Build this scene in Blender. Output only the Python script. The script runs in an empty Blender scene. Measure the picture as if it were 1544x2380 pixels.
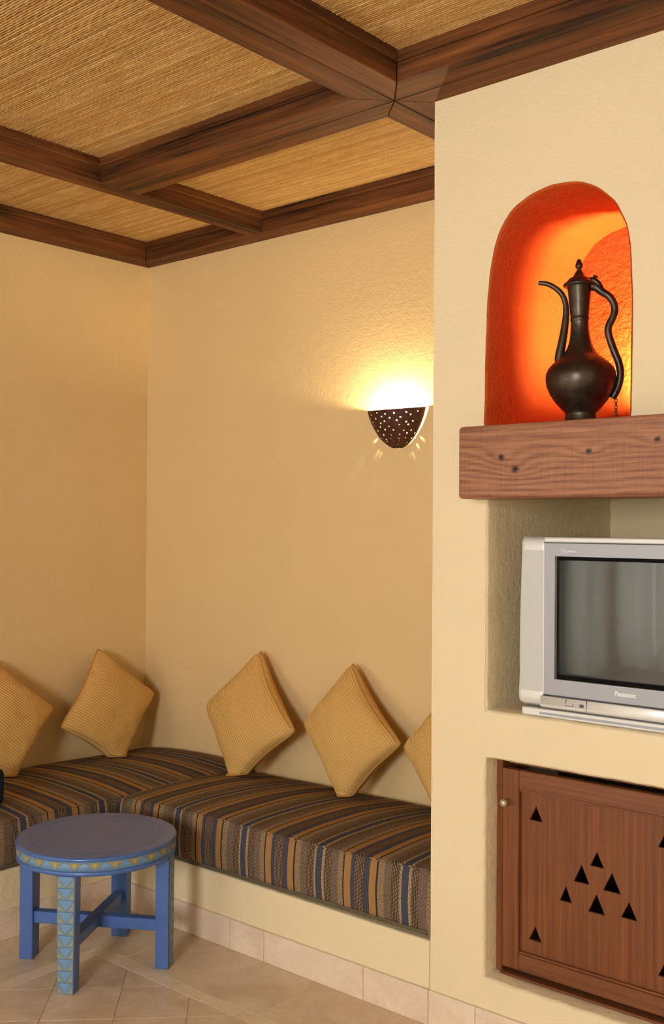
import bpy, bmesh, math, random
from mathutils import Vector, Matrix, geometry, noise
random.seed(7)
SC = bpy.context.scene
COL = SC.collection
PI = math.pi

# ------------------------------------------------------------------ camera
CAMX, CAMY, CAMZ = 3.8991, -3.1826, 1.40
YAW, PITCH, ROLL, FPX = 0.7122, 0.0126, 0.0067, 2452.65
fw = Vector((-math.sin(YAW)*math.cos(PITCH), math.cos(YAW)*math.cos(PITCH), math.sin(PITCH)))
rt0 = Vector((math.cos(YAW), math.sin(YAW), 0)); up0 = rt0.cross(fw)
rt = math.cos(ROLL)*rt0 + math.sin(ROLL)*up0
up = -math.sin(ROLL)*rt0 + math.cos(ROLL)*up0
cam_d = bpy.data.cameras.new('camera'); cam = bpy.data.objects.new('camera', cam_d); COL.objects.link(cam)
cam_d.sensor_fit = 'HORIZONTAL'; cam_d.sensor_width = 36.0; cam_d.lens = FPX*36.0/1544.0
cam_d.clip_start = 0.05
cam.matrix_world = Matrix(((rt.x, up.x, -fw.x, CAMX), (rt.y, up.y, -fw.y, CAMY), (rt.z, up.z, -fw.z, CAMZ), (0, 0, 0, 1)))
SC.camera = cam

# ------------------------------------------------------------------ world, daylight, exposure
world = bpy.data.worlds.new('World'); SC.world = world; world.use_nodes = True
bg = world.node_tree.nodes['Background']
bg.inputs[0].default_value = (0.75, 0.85, 1.0, 1); bg.inputs[1].default_value = 1.0
SC.view_settings.view_transform = 'Standard'; SC.view_settings.look = 'None'
SC.view_settings.gamma = 1.0; SC.view_settings.use_curve_mapping = False
SC.view_settings.exposure = -0.42
CY_ = SC.cycles
CY_.max_bounces = 6; CY_.diffuse_bounces = 4; CY_.use_light_tree = False; CY_.glossy_bounces = 3; CY_.transmission_bounces = 3; CY_.transparent_max_bounces = 6
CY_.caustics_reflective = False; CY_.caustics_refractive = False

def area(name, loc, target, sx, sy, watts, col):
    L = bpy.data.lights.new(name, 'AREA'); L.shape = 'RECTANGLE'; L.size = sx; L.size_y = sy
    L.energy = watts; L.color = col
    o = bpy.data.objects.new(name, L); COL.objects.link(o); o.location = loc
    o.rotation_euler = (Vector(target)-Vector(loc)).to_track_quat('-Z', 'Y').to_euler()
    return o
# daylight entering through the two windows behind the camera, plus added terrace-door fill
area('window_daylight', (3.62, -5.36, 1.62), (3.2, 0, 1.3), .75, .95, 150, (1.0, 0.985, 0.965))
area('garden_door_daylight', (-.45, -4.25, 1.25), (3, -4.25, 1.25), 1.5, 2.2, 75, (1.0, 0.985, 0.965))
area('added_door_fill', (1.1, -5.85, 1.25), (1.1, 0, 1.25), 1.9, 2.2, 140, (1.0, 0.985, 0.965))  # added source, brightens pier and nook and fills the screen reflection

# ------------------------------------------------------------------ node helpers
class N:
    def __init__(s, name):
        s.m = bpy.data.materials.new(name); s.m.use_nodes = True
        s.t = s.m.node_tree; s.b = s.t.nodes['Principled BSDF']
    def n(s, typ, **kw):
        x = s.t.nodes.new(typ)
        for k, v in kw.items(): setattr(x, k, v)
        return x
    def put(s, sock, v):
        if isinstance(v, bpy.types.NodeSocket): s.t.links.new(v, sock)
        elif isinstance(v, (tuple, list)):
            sock.default_value = tuple(v) + ((1,) if len(v) == 3 and len(sock.default_value) == 4 else ())
        else: sock.default_value = v
    def math(s, op, a, b=0.0, c=0.0, clamp=False):
        x = s.n('ShaderNodeMath', operation=op, use_clamp=clamp)
        for i, v in enumerate((a, b, c)): s.put(x.inputs[i], v)
        return x.outputs[0]
    def coord(s, kind='Object'):
        return s.n('ShaderNodeTexCoord').outputs[kind]
    def mapping(s, vec, scale=(1, 1, 1), loc=(0, 0, 0), rot=(0, 0, 0)):
        x = s.n('ShaderNodeMapping'); s.put(x.inputs['Vector'], vec)
        x.inputs['Scale'].default_value = scale; x.inputs['Location'].default_value = loc; x.inputs['Rotation'].default_value = rot
        return x.outputs[0]
    def noise(s, vec, scale=5, detail=4, rough=.5, dist=0.0):
        x = s.n('ShaderNodeTexNoise'); s.put(x.inputs['Vector'], vec)
        x.inputs['Scale'].default_value = scale; x.inputs['Detail'].default_value = detail
        x.inputs['Roughness'].default_value = rough; x.inputs['Distortion'].default_value = dist
        return x.outputs[0]
    def ramp(s, fac, stops, interp='LINEAR'):
        x = s.n('ShaderNodeValToRGB'); s.put(x.inputs[0], fac); cr = x.color_ramp; cr.interpolation = interp
        while len(cr.elements) < len(stops): cr.elements.new(0.5)
        for i, (p, c) in enumerate(stops):
            cr.elements[i].position = p
        for i, (p, c) in enumerate(stops):
            cr.elements[i].color = tuple(c) + (1,) if len(c) == 3 else c
        return x.outputs[0]
    def mix(s, fac, a, b, mode='MIX'):
        x = s.n('ShaderNodeMix', data_type='RGBA', blend_type=mode)
        s.put(x.inputs[0], fac); s.put(x.inputs[6], a); s.put(x.inputs[7], b)
        return x.outputs[2]
    def bump(s, h, strength=.3, dist=.01):
        x = s.n('ShaderNodeBump'); s.put(x.inputs['Height'], h)
        x.inputs['Strength'].default_value = strength; x.inputs['Distance'].default_value = dist
        s.t.links.new(x.outputs[0], s.b.inputs['Normal'])
    def sep(s, vec):
        x = s.n('ShaderNodeSeparateXYZ'); s.put(x.inputs[0], vec); return x.outputs
    def comb(s, a, b, c):
        x = s.n('ShaderNodeCombineXYZ')
        for i, v in enumerate((a, b, c)): s.put(x.inputs[i], v)
        return x.outputs[0]
    def fin(s, color, rough=.6, metal=0.0, spec=None, coat=None):
        s.put(s.b.inputs['Base Color'], color); s.put(s.b.inputs['Roughness'], rough); s.put(s.b.inputs['Metallic'], metal)
        if spec is not None: s.b.inputs['Specular IOR Level'].default_value = spec
        if coat is not None: s.b.inputs['Coat Weight'].default_value = coat
        return s.m

def srgb(r, g, b):
    f = lambda c: (c/255/12.92) if c/255 <= .04045 else ((c/255+.055)/1.055)**2.4
    return (f(r), f(g), f(b))
def mul(c, k): return tuple(x*k for x in c)

def plaster(name, col, rough=.88, strength=.35, mottled=.05):
    m = N(name); co = m.coord()
    big = m.noise(co, 2.2, 2, .6); mid = m.noise(co, 38, 3, .6); fine = m.noise(co, 130, 2, .6)
    c = m.mix(big, mul(col, 1-mottled), mul(col, 1+mottled))
    c = m.mix(m.math('MULTIPLY', mid, .25), c, mul(col, .9))
    h = m.math('ADD', m.math('MULTIPLY', mid, 1.0), m.math('MULTIPLY', fine, .55))
    m.bump(h, strength, .006)
    return m.fin(c, rough, spec=.2)

def wood(name, axis, c_dark, c_light, rough=.45, across=26, along=1.4, strength=.25, spec=.4, contrast=(.32, .70)):
    m = N(name); co = m.coord()
    sc = [across]*3; sc[axis] = along
    v = m.mapping(co, tuple(sc))
    a = m.noise(v, 1.0, 4, .62, .6)
    sc2 = [across*6]*3; sc2[axis] = along*3
    b = m.noise(m.mapping(co, tuple(sc2)), 1.0, 3, .6)
    patch = m.noise(co, 3.1, 3, .5)
    t = m.math('ADD', m.math('MULTIPLY', a, .7), m.math('MULTIPLY', b, .3))
    c = m.ramp(t, [(contrast[0], c_dark), (contrast[1], c_light)])
    c = m.mix(m.math('MULTIPLY', patch, .55), c, mul(c_dark, 1.15))
    m.bump(t, strength, .004)
    return m.fin(c, rough, spec=spec)

MAT = {}
MAT['plaster'] = plaster('cream_plaster', srgb(234, 217, 179), strength=.45)
MAT['plaster_nook_warmed'] = plaster('lamp_warmed_plaster', srgb(235, 206, 153), strength=.35)  # same plaster as the pier, warm lamp light mixed into the colour
MAT['orange'] = plaster('orange_niche_paint', srgb(197, 88, 36), .8, .8, .12)
MAT['beam_x'] = wood('dark_beam_wood_x', 0, srgb(44, 24, 9), srgb(150, 92, 48), .62, spec=.22, across=17, along=.9, contrast=(.38, .66))
MAT['beam_y'] = wood('dark_beam_wood_y', 1, srgb(44, 24, 9), srgb(150, 92, 48), .62, spec=.22, across=17, along=.9, contrast=(.38, .66))
MAT['cab_z'] = wood('cabinet_wood_upright', 2, srgb(92, 50, 24), srgb(152, 92, 52), .42, across=90, along=2.0, strength=.12)
MAT['cab_x'] = wood('cabinet_wood_level', 0, srgb(92, 52, 28), srgb(152, 94, 58), .42, across=90, along=2.0, strength=.2)

# mantel: reddish pine with growth rings and knots
def mantel_mat():
    m = N('knotty_mantel_wood'); co = m.coord(); X = m.sep(co)
    knots = [(2.463, 1.577, .014), (2.504, 1.545, .016), (2.708, 1.583, .012), (2.88, 1.603, .012), (3.1, 1.55, .012)]
    warp = m.noise(m.mapping(co, (.9, .9, 6)), 1.0, 3, .5)
    push = None; dark = None
    for kx, kz, r in knots:
        dx = m.math('MULTIPLY', m.math('SUBTRACT', X[0], kx), .45); dz = m.math('SUBTRACT', X[2], kz)
        d2 = m.math('ADD', m.math('MULTIPLY', dx, dx), m.math('MULTIPLY', dz, dz))
        g = m.math('DIVIDE', .0006, m.math('ADD', d2, .0006))
        push = g if push is None else m.math('ADD', push, g)
        jit = m.math('MULTIPLY', m.noise(co, 160, 3, .6), r*.9)
        dd = m.math('ADD', m.math('SQRT', m.math('ADD', m.math('MULTIPLY', m.math('MULTIPLY', dx, 1.7), m.math('MULTIPLY', dx, 1.7)), m.math('MULTIPLY', dz, dz))), jit)
        k = m.math('SUBTRACT', 1.0, m.math('MULTIPLY', m.math('SUBTRACT', dd, r*.7), 1/(r*.5)), clamp=True)
        dark = k if dark is None else m.math('MAXIMUM', dark, k)
    ph = m.math('ADD', m.math('ADD', m.math('MULTIPLY', X[2], 330), m.math('MULTIPLY', warp, 11)), m.math('MULTIPLY', push, 11))
    ring = m.math('ADD', m.math('MULTIPLY', m.math('SINE', ph), .5), .5)
    fib = m.noise(m.mapping(co, (9, 90, 190)), 1.0, 4, .65)
    saw = m.noise(m.mapping(co, (330, 8, 8)), 1.0, 2, .5)
    t = m.math('ADD', m.math('ADD', m.math('MULTIPLY', ring, .14), m.math('MULTIPLY', fib, .66)), m.math('MULTIPLY', saw, .2))
    c = m.ramp(t, [(.28, srgb(88, 54, 38)), (.5, srgb(156, 106, 76)), (.78, srgb(194, 146, 112))])
    big = m.noise(m.mapping(co, (5, 5, 12)), 1.0, 3, .5)
    c = m.mix(m.math('MULTIPLY', big, .5), c, srgb(134, 82, 58))
    c = m.mix(dark, c, srgb(34, 20, 16))
    m.bump(t, .2, .003)
    return m.fin(c, .45, spec=.4)
MAT['mantel'] = mantel_mat()

def simple(name, col, rough=.5, metal=0.0, spec=None, bump=None, var=0.0, coat=None):
    m = N(name); c = col
    if var or bump:
        co = m.coord(); n1 = m.noise(co, 30, 4, .6)
        if var: c = m.mix(n1, mul(col, 1-var), mul(col, 1+var))
        if bump: m.bump(m.noise(co, bump[0], 3, .6), bump[1], .003)
    return m.fin(c, rough, metal, spec, coat)

# ------------------------------------------------------------------ mesh helpers
def obj(name, verts, faces, mat, parent=None, smooth=False, uvs=None, mats=None, midx=None):
    me = bpy.data.meshes.new(name); me.from_pydata([tuple(v) for v in verts], [], faces); me.update()
    if mats:
        for q in mats: me.materials.append(q)
        if midx:
            for p, i in zip(me.polygons, midx): p.material_index = i
    elif mat: me.materials.append(mat)
    if smooth:
        me.polygons.foreach_set('use_smooth', [True]*len(me.polygons))
    if uvs:
        l = me.uv_layers.new(name='UVMap')
        for lp in me.loops: l.data[lp.index].uv = uvs[lp.vertex_index]
    o = bpy.data.objects.new(name, me); COL.objects.link(o)
    if parent: o.parent = parent
    return o
def bobj(name, bm, mat, parent=None, smooth=False):
    bmesh.ops.recalc_face_normals(bm, faces=bm.faces)
    me = bpy.data.meshes.new(name); bm.to_mesh(me); bm.free(); me.materials.append(mat)
    if smooth: me.polygons.foreach_set('use_smooth', [True]*len(me.polygons))
    o = bpy.data.objects.new(name, me); COL.objects.link(o)
    if parent: o.parent = parent
    return o
def add_box(bm, x0, x1, y0, y1, z0, z1, bev=0.0, seg=2):
    vs = [bm.verts.new(p) for p in ((x0,y0,z0),(x1,y0,z0),(x1,y1,z0),(x0,y1,z0),(x0,y0,z1),(x1,y0,z1),(x1,y1,z1),(x0,y1,z1))]
    fs = [bm.faces.new([vs[i] for i in q]) for q in ((0,3,2,1),(4,5,6,7),(0,1,5,4),(1,2,6,5),(2,3,7,6),(3,0,4,7))]
    if bev:
        es = list({e for f in fs for e in f.edges})
        bmesh.ops.bevel(bm, geom=es, offset=bev, segments=seg, affect='EDGES', profile=.5)
def box(name, x0, x1, y0, y1, z0, z1, mat, parent=None, bev=0.0, seg=2, smooth=False):
    bm = bmesh.new(); add_box(bm, x0, x1, y0, y1, z0, z1, bev, seg)
    return bobj(name, bm, mat, parent, smooth)
def prism(name, poly, z0, z1, mat, parent=None, bev=0.0):
    bm = bmesh.new()
    b = [bm.verts.new((x, y, z0)) for x, y in poly]; t = [bm.verts.new((x, y, z1)) for x, y in poly]
    n = len(poly); fs = [bm.faces.new(b[::-1]), bm.faces.new(t)]
    for i in range(n): fs.append(bm.faces.new((b[i], b[(i+1) % n], t[(i+1) % n], t[i])))
    if bev: bmesh.ops.bevel(bm, geom=list(bm.edges), offset=bev, segments=1, affect='EDGES')
    return bobj(name, bm, mat, parent)
def empty(name, loc=(0, 0, 0)):
    o = bpy.data.objects.new(name, None); COL.objects.link(o); o.location = loc; o.empty_display_size = .1
    return o
def tag(o, label=None, cat=None, group=None, kind=None):
    if label: o['label'] = label
    if cat: o['category'] = cat
    if group: o['group'] = group
    if kind: o['kind'] = kind
    return o
def tube(path, radii, seg=12, caps=True, flat=1.0):
    """swept circle along a polyline: verts, faces"""
    P = [Vector(p) for p in path]; n = len(P)
    R = radii if isinstance(radii, (list, tuple)) else [radii]*n
    V, Fc = [], []; prev = None
    for i in range(n):
        t = (P[min(i+1, n-1)]-P[max(i-1, 0)]).normalized()
        if prev is None:
            a = Vector((0, 0, 1)) if abs(t.z) < .9 else Vector((0, 1, 0))
            u = (a - t*a.dot(t)).normalized()
        else: u = (prev - t*prev.dot(t)).normalized()
        prev = u; w = t.cross(u)
        for k in range(seg):
            an = 2*PI*k/seg; V.append(P[i] + u*math.cos(an)*R[i] + w*math.sin(an)*R[i]*flat)
    for i in range(n-1):
        for k in range(seg):
            a, b = i*seg+k, i*seg+(k+1) % seg
            Fc.append((a, b, b+seg, a+seg))
    if caps: Fc += [tuple(range(seg))[::-1], tuple(range((n-1)*seg, n*seg))]
    return V, Fc
def smooth_path(pts, sub=6):
    P = [Vector(p) for p in pts]; out = []
    for i in range(len(P)-1):
        p0, p1, p2, p3 = P[max(i-1, 0)], P[i], P[i+1], P[min(i+2, len(P)-1)]
        for k in range(sub):
            t = k/sub
            out.append(.5*((2*p1)+(p2-p0)*t+(2*p0-5*p1+4*p2-p3)*t*t+(3*p1-p0-3*p2+p3)*t**3))
    out.append(P[-1]); return out
def lathe(profile, cx, cy, seg=40):
    V, Fc = [], []
    n = len(profile)
    for r, z in profile:
        for k in range(seg):
            a = 2*PI*k/seg; V.append((cx+r*math.cos(a), cy+r*math.sin(a), z))
    for i in range(n-1):
        for k in range(seg):
            a, b = i*seg+k, i*seg+(k+1) % seg
            Fc.append((a, b, b+seg, a+seg))
    Fc += [tuple(range(seg))[::-1], tuple(range((n-1)*seg, n*seg))]
    return V, Fc
def cdt_faces(outer, holes, steiner=()):
    """triangulated 2-D region with holes -> (points, triangles)"""
    pts, edges = [], []
    for loop in [outer]+holes:
        s = len(pts); pts += [Vector(p) for p in loop]
        edges += [(s+i, s+(i+1) % len(loop)) for i in range(len(loop))]
    pts += [Vector(p) for p in steiner]
    v, e, f, *_ = geometry.delaunay_2d_cdt(pts, edges, [], 0, 1e-6)
    def inside(p, L):
        c = False; j = len(L)-1
        for i in range(len(L)):
            if (L[i][1] > p[1]) != (L[j][1] > p[1]) and p[0] < (L[j][0]-L[i][0])*(p[1]-L[i][1])/(L[j][1]-L[i][1])+L[i][0]: c = not c
            j = i
        return c
    out = []
    for t in f:
        c = sum((v[i] for i in t), Vector((0, 0)))/len(t)
        if inside(c, outer) and not any(inside(c, h) for h in holes): out.append(tuple(t))
    return v, out

# ================================================================== THE ROOM
BD = 0.7376                       # bench depth = plane of the pier front
XP = 2.1647                       # left edge of the pier
ZB, ZM = 2.605, 2.682             # underside of beams, underside of reed mats
RX, RY = 5.2, -5.4                # far ends of the room behind the camera
MAT['grout'] = simple('floor_grout', srgb(186, 152, 112), .9)

# ---- floor: bed of mortar carrying marble border slabs, pale strips and a diagonal field
floor = box('floor', -.12, RX+.1, RY-.1, .12, -.12, -.003, MAT['grout'])
tag(floor, 'beige marble floor with pale border strip and diagonal tiles', kind='structure')
def marble(name, base, vein, pale):
    m = N(name); co = m.coord()
    rnd = m.n('ShaderNodeObjectInfo').outputs['Random']
    v = m.n('ShaderNodeVectorMath', operation='ADD'); m.put(v.inputs[0], co); m.put(v.inputs[1], m.comb(m.math('MULTIPLY', rnd, 37), m.math('MULTIPLY', rnd, 19), 0))
    a = m.noise(v.outputs[0], 4.5, 6, .6, 1.2); b = m.noise(v.outputs[0], 11, 6, .65, 2.5)
    c = m.ramp(a, [(.3, vein), (.55, base), (.75, pale)])
    line = m.math('SUBTRACT', 1.0, m.math('MULTIPLY', m.math('ABSOLUTE', m.math('SUBTRACT', b, .5)), 22), clamp=True)
    c = m.mix(m.math('MULTIPLY', line, .22), c, mul(vein, .7))
    c = m.mix(m.math('MULTIPLY', rnd, .35), c, base)
    m.bump(b, .05, .003)
    return m.fin(c, .33, spec=.35)
MAT['marble'] = marble('beige_marble', srgb(226, 204, 174), srgb(204, 174, 140), srgb(236, 219, 194))
MAT['marble_pale'] = marble('pale_marble', srgb(240, 220, 188), srgb(224, 196, 158), srgb(246, 230, 204))
MAT['skirt'] = marble('pinkish_skirting_marble', srgb(233, 214, 191), srgb(216, 190, 167), srgb(243, 229, 210))
SX0, SX1, SY0, SY1 = 1.028, 1.078, -1.072, -1.022      # the pale strips
def tile(poly, mat):
    cx = sum(p[0] for p in poly)/len(poly); cy = sum(p[1] for p in poly)/len(poly)
    bm = bmesh.new(); z1 = random.uniform(-.0004, .0004)
    b = [bm.verts.new((x-cx, y-cy, -.01)) for x, y in poly]; t = [bm.verts.new((x-cx, y-cy, z1)) for x, y in poly]
    n = len(poly); bm.faces.new(b[::-1]); ft = bm.faces.new(t)
    for i in range(n): bm.faces.new((b[i], b[(i+1) % n], t[(i+1) % n], t[i]))
    bmesh.ops.bevel(bm, geom=list(ft.edges), offset=.0007, segments=1, affect='EDGES')
    o = bobj('tile', bm, mat, floor); o.location = (cx, cy, 0); return o
def rect_tile(x0, x1, y0, y1, mat, g=.0008):
    tile([(x0+g, y0+g), (x1-g, y0+g), (x1-g, y1-g), (x0+g, y1-g)], mat)
x = .7376
for w in (.42, .60, .60, .60, .60, .60, .6): rect_tile(x, x+w, SY1, -BD+.002, MAT['marble']); x += w      # border along the bench and pier
y = SY1
for w in (.55, .60, .60, .60): rect_tile(.7376, SX0, y-w, y, MAT['marble']); y -= w
x = SX0
for w in (.235, .19, .125, .135, .2, .24, .2, .26, .2, .24, .2, .24, .2, .24, .2): rect_tile(x, x+w, SY0, SY1, MAT['marble_pale']); x += w
y = SY0
for w in (.16, .3, .24, .2, .26, .22, .28): rect_tile(SX0, SX1, y-w, y, MAT['marble_pale']); y -= w
def clip(poly, f):
    out = []
    for i in range(len(poly)):
        a, b = poly[i], poly[(i+1) % len(poly)]; fa, fb = f(a), f(b)
        if fa >= 0: out.append(a)
        if (fa >= 0) != (fb >= 0):
            t = fa/(fa-fb); out.append((a[0]+(b[0]-a[0])*t, a[1]+(b[1]-a[1])*t))
    return out
ds = .292                         # diagonal joints: x+y = .168 + k ds, x-y = c + k ds
FX1, FY1 = 3.9, -2.9
for i in range(-12, 14):
    for j in range(-2, 24):
        s0 = .168+i*ds; d0 = 2.2+j*ds
        g = .0007
        q = [((s+d)/2, (s-d)/2) for s, d in ((s0+g, d0+g), (s0+ds-g, d0+g), (s0+ds-g, d0+ds-g), (s0+g, d0+ds-g))]
        for f in (lambda p: p[0]-SX1-.0012, lambda p: SY0-.0012-p[1], lambda p: FX1-p[0], lambda p: p[1]-FY1):
            q = clip(q, f)
            if len(q) < 3: break
        if len(q) >= 3:
            A = abs(sum(q[k][0]*q[(k+1) % len(q)][1]-q[(k+1) % len(q)][0]*q[k][1] for k in range(len(q))))/2
            if A > .0006: tile(q[::-1] if A else q, MAT['marble'])
far_tile = box('tile_bed', FX1, RX, RY, -BD, -.01, 0, MAT['marble'], floor)
far_tile2 = box('tile_bed', .7376, FX1, RY, FY1, -.01, 0, MAT['marble'], floor)

# ---- walls
def wall_grid(name, p0, ux, uz, w, h, mat, amp=.0035, step=.06, parent=None):
    """gently uneven plastered sheet"""
    p0, ux, uz = Vector(p0), Vector(ux), Vector(uz); n = ux.cross(uz)
    a, b = max(2, int(w/step)), max(2, int(h/step)); V = []; Fc = []
    for j in range(b+1):
        for i in range(a+1):
            q = p0+ux*(w*i/a)+uz*(h*j/b)
            V.append(q + n*amp*noise.noise(q*1.7) + n*amp*.35*noise.noise(q*6))
    for j in range(b):
        for i in range(a):
            s = j*(a+1)+i; Fc.append((s, s+1, s+a+2, s+a+1))
    return obj(name, V, Fc, mat, parent, True)
wb = wall_grid('wall_back', (-.05, 0, 0), (1, 0, 0), (0, 0, 1), RX+.1, 2.8, MAT['plaster_nook_warmed'])
tag(wb, 'plaster wall tinted with lamp warmth behind the seat, carrying the pierced lamp', kind='structure')
# left wall with garden door opening (behind the camera's left)
WY0, WY1, WZ1 = -4.9, -3.6, 2.2
wl = empty('wall_left'); tag(wl, 'plaster wall tinted with lamp warmth behind the left run of the seat', kind='structure')
wall_grid('plaster', (0, -3.6, 0), (0, 1, 0), (0, 0, 1), 3.65, 2.8, MAT['plaster_nook_warmed'], parent=wl)
box('plaster_pier', -.1, 0, RY, WY0, 0, 2.8, MAT['plaster_nook_warmed'], wl)
box('plaster_lintel', -.1, 0, WY0, WY1, WZ1, 2.8, MAT['plaster_nook_warmed'], wl)
wr = box('wall_right', RX, RX+.1, RY, .1, 0, 2.8, MAT['plaster']); tag(wr, 'cream plaster wall to the right of the camera', kind='structure')
FXa, FXb, FZa, FZb = 2.75, 4.15, .95, 2.3
wf = empty('wall_front'); tag(wf, 'cream plaster wall behind the camera with a window', kind='structure')
for nm, a in (('plaster_side', (0, .15, 0, 2.8)), ('plaster_side', (2.05, FXa, 0, 2.8)), ('plaster_lintel', (.15, 2.05, 2.25, 2.8)), ('plaster_side', (FXb, RX, 0, 2.8)), ('plaster_sill', (FXa, FXb, 0, FZa)), ('plaster_lintel', (FXa, FXb, FZb, 2.8))):
    box(nm, a[0], a[1], RY-.1, RY, a[2], a[3], MAT['plaster'], wf)
# window frames behind the camera
MAT['white_paint'] = simple('white_window_paint', srgb(225, 218, 200), .5)
MAT['pane'] = None
def glass(name):
    m = N(name); m.t.nodes.remove(m.b)
    tr = m.n('ShaderNodeBsdfTransparent'); gl = m.n('ShaderNodeBsdfGlossy'); gl.inputs['Roughness'].default_value = .02
    mx = m.n('ShaderNodeMixShader'); mx.inputs[0].default_value = .07
    m.t.links.new(tr.outputs[0], mx.inputs[1]); m.t.links.new(gl.outputs[0], mx.inputs[2])
    m.t.links.new(mx.outputs[0], m.t.nodes['Material Output'].inputs[0]); return m.m
MAT['pane'] = glass('window_glass')
w1 = empty('window_1', (3.45, RY, FZa)); tag(w1, 'wooden window in the wall behind the camera', kind='structure')
def wpart(name, x0, x1, y0, y1, z0, z1, par, m=None):
    o = box(name, x0, x1, y0, y1, z0, z1, m or MAT['white_paint']); o.parent = par; o.matrix_parent_inverse = Matrix.Translation(-Vector(par.location)); return o
for a in ((FXa, FXa+.06, FZa, FZb), (FXb-.06, FXb, FZa, FZb), (3.42, 3.48, FZa, FZb), (FXa, FXb, FZa, FZa+.06), (FXa, FXb, FZb-.06, FZb)):
    wpart('frame', a[0], a[1], RY-.08, RY-.03, a[2], a[3], w1)
wpart('pane', FXa, FXb, RY-.058, RY-.052, FZa, FZb, w1, MAT['pane'])
d1 = empty('window_2', (0, -4.25, 0)); tag(d1, 'glazed garden door in the left wall behind the camera', kind='structure')
for a in ((WY0, WY0+.07, 0, WZ1), (WY1-.07, WY1, 0, WZ1), (-4.28, -4.22, 0, WZ1), (WY0, WY1, WZ1-.07, WZ1), (WY0, WY1, 0, .09)):
    wpart('frame', -.08, -.03, a[0], a[1], a[2], a[3], d1)
wpart('pane', -.058, -.052, WY0, WY1, 0, WZ1, d1, MAT['pane'])
w3 = empty('added_window', (1.1, RY, 0)); tag(w3, 'glazed terrace door added behind the camera for fill light', kind='structure')  # unseen door added for fill light and the screen's reflection
for a in ((.15, .22, 0, 2.25), (1.98, 2.05, 0, 2.25), (1.065, 1.135, 0, 2.25), (.15, 2.05, 2.18, 2.25), (.15, 2.05, 0, .09)):
    wpart('frame', a[0], a[1], RY-.08, RY-.03, a[2], a[3], w3)
wpart('pane', .15, 2.05, RY-.058, RY-.052, 0, 2.25, w3, MAT['pane'])
def sheer(name):
    m = N(name); tr = m.n('ShaderNodeBsdfTranslucent'); tr.inputs[0].default_value = srgb(246, 240, 226)+(1,)
    mx = m.n('ShaderNodeMixShader'); mx.inputs[0].default_value = .62
    m.fin(srgb(240, 232, 214), .9)
    m.t.links.new(m.b.outputs[0], mx.inputs[1]); m.t.links.new(tr.outputs[0], mx.inputs[2])
    m.t.links.new(mx.outputs[0], m.t.nodes['Material Output'].inputs[0]); return m.m
MAT['curtain'] = sheer('sheer_curtain_cloth')
def curtain(y0, y1, x0, label, folds, flip=False):
    V, Fc = [], []; n = folds*10
    for j in range(9):
        z = .02+2.3*j/8
        for i in range(n+1):
            t = i/n; w_ = x0+.035*math.sin(t*folds*2*PI+1.3*math.sin(t*9))*(1-.25*j/8)*(.6+.4*math.sin(t*17))+.006*math.sin(t*41+j)
            V.append((y0+(y1-y0)*t, RY+w_, z) if flip else (w_, y0+(y1-y0)*t, z))
    for j in range(8):
        for i in range(n): s = j*(n+1)+i; Fc.append((s, s+1, s+n+2, s+n+1))
    o = obj('curtain', V, Fc, MAT['curtain'], None, True)
    tag(o, label, 'curtain'); return o
curtain(-5.1, -4.26, .12, 'sheer pale curtain drawn over the far half of the garden door', 6)
curtain(-4.24, -3.4, .12, 'sheer pale curtain drawn over the near half of the garden door', 6)
curtain(.08, 1.09, .12, 'sheer pale curtain drawn over the left half of the added terrace door', 7, True)
curtain(1.11, 2.12, .12, 'sheer pale curtain drawn over the right half of the added terrace door', 7, True)
box('curtain_rail', .105, .135, -5.3, -3.2, 2.32, 2.345, MAT['beam_y'])
tag(bpy.data.objects['curtain_rail'], 'dark wooden curtain rail over the garden door', 'rail')
tag(box('curtain_rail', .05, 2.2, RY+.105, RY+.135, 2.33, 2.355, MAT['beam_x']), 'dark wooden curtain rail over the added terrace door', 'rail')

# ---- the pier with arched niche, television niche and cabinet niche
ARCH = [(2.3396,1.662),(2.3402,1.76),(2.3413,1.8675),(2.3453,1.9959),(2.3509,2.0667),(2.3589,2.1226),(2.3686,2.161),(2.3816,2.1986),(2.4027,2.233),(2.4317,2.2594),(2.4668,2.2741),(2.5044,2.2846),(2.5474,2.2895),(2.5867,2.2882),(2.6194,2.2828),(2.6515,2.2694),(2.6804,2.2488),(2.706,2.2225),(2.7258,2.1924),(2.7412,2.1633),(2.7496,2.1358),(2.7544,2.1011),(2.7567,2.0591),(2.757,1.9812),(2.7569,1.8516),(2.7544,1.7741),(2.753,1.662)]
TVN = [(2.3472, .9026), (2.3472, 1.49), (3.25, 1.49), (3.25, .9026)]
CBN = [(2.3431, .1818), (2.3431, .7724), (2.94, .7724), (2.94, .1818)]
def dense(loop, step=.05):
    out = []
    for i in range(len(loop)):
        a, b = loop[i], loop[(i+1) % len(loop)]; d = math.hypot(b[0]-a[0], b[1]-a[1]); n = max(1, int(d/step))
        for k in range(n):
            out.append((a[0]+(b[0]-a[0])*k/n, a[1]+(b[1]-a[1])*k/n))
    return out
def wob(p, a=.0022): return (p[0]+a*noise.noise(Vector((p[0]*23, p[1]*23, 1.3))), p[1]+a*noise.noise(Vector((p[0]*23, p[1]*23, 7.7))))
def offset(loop, d):
    c = []; n = len(loop)
    ar = sum(loop[i][0]*loop[(i+1) % n][1]-loop[(i+1) % n][0]*loop[i][1] for i in range(n))
    sg = -1 if ar > 0 else 1
    for i in range(n):
        a, b = Vector(loop[i-1]), Vector(loop[(i+1) % n]); t = (b-a).normalized(); nn = Vector((-t.y, t.x))*sg
        c.append((loop[i][0]+nn.x*d, loop[i][1]+nn.y*d))
    return c
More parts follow.
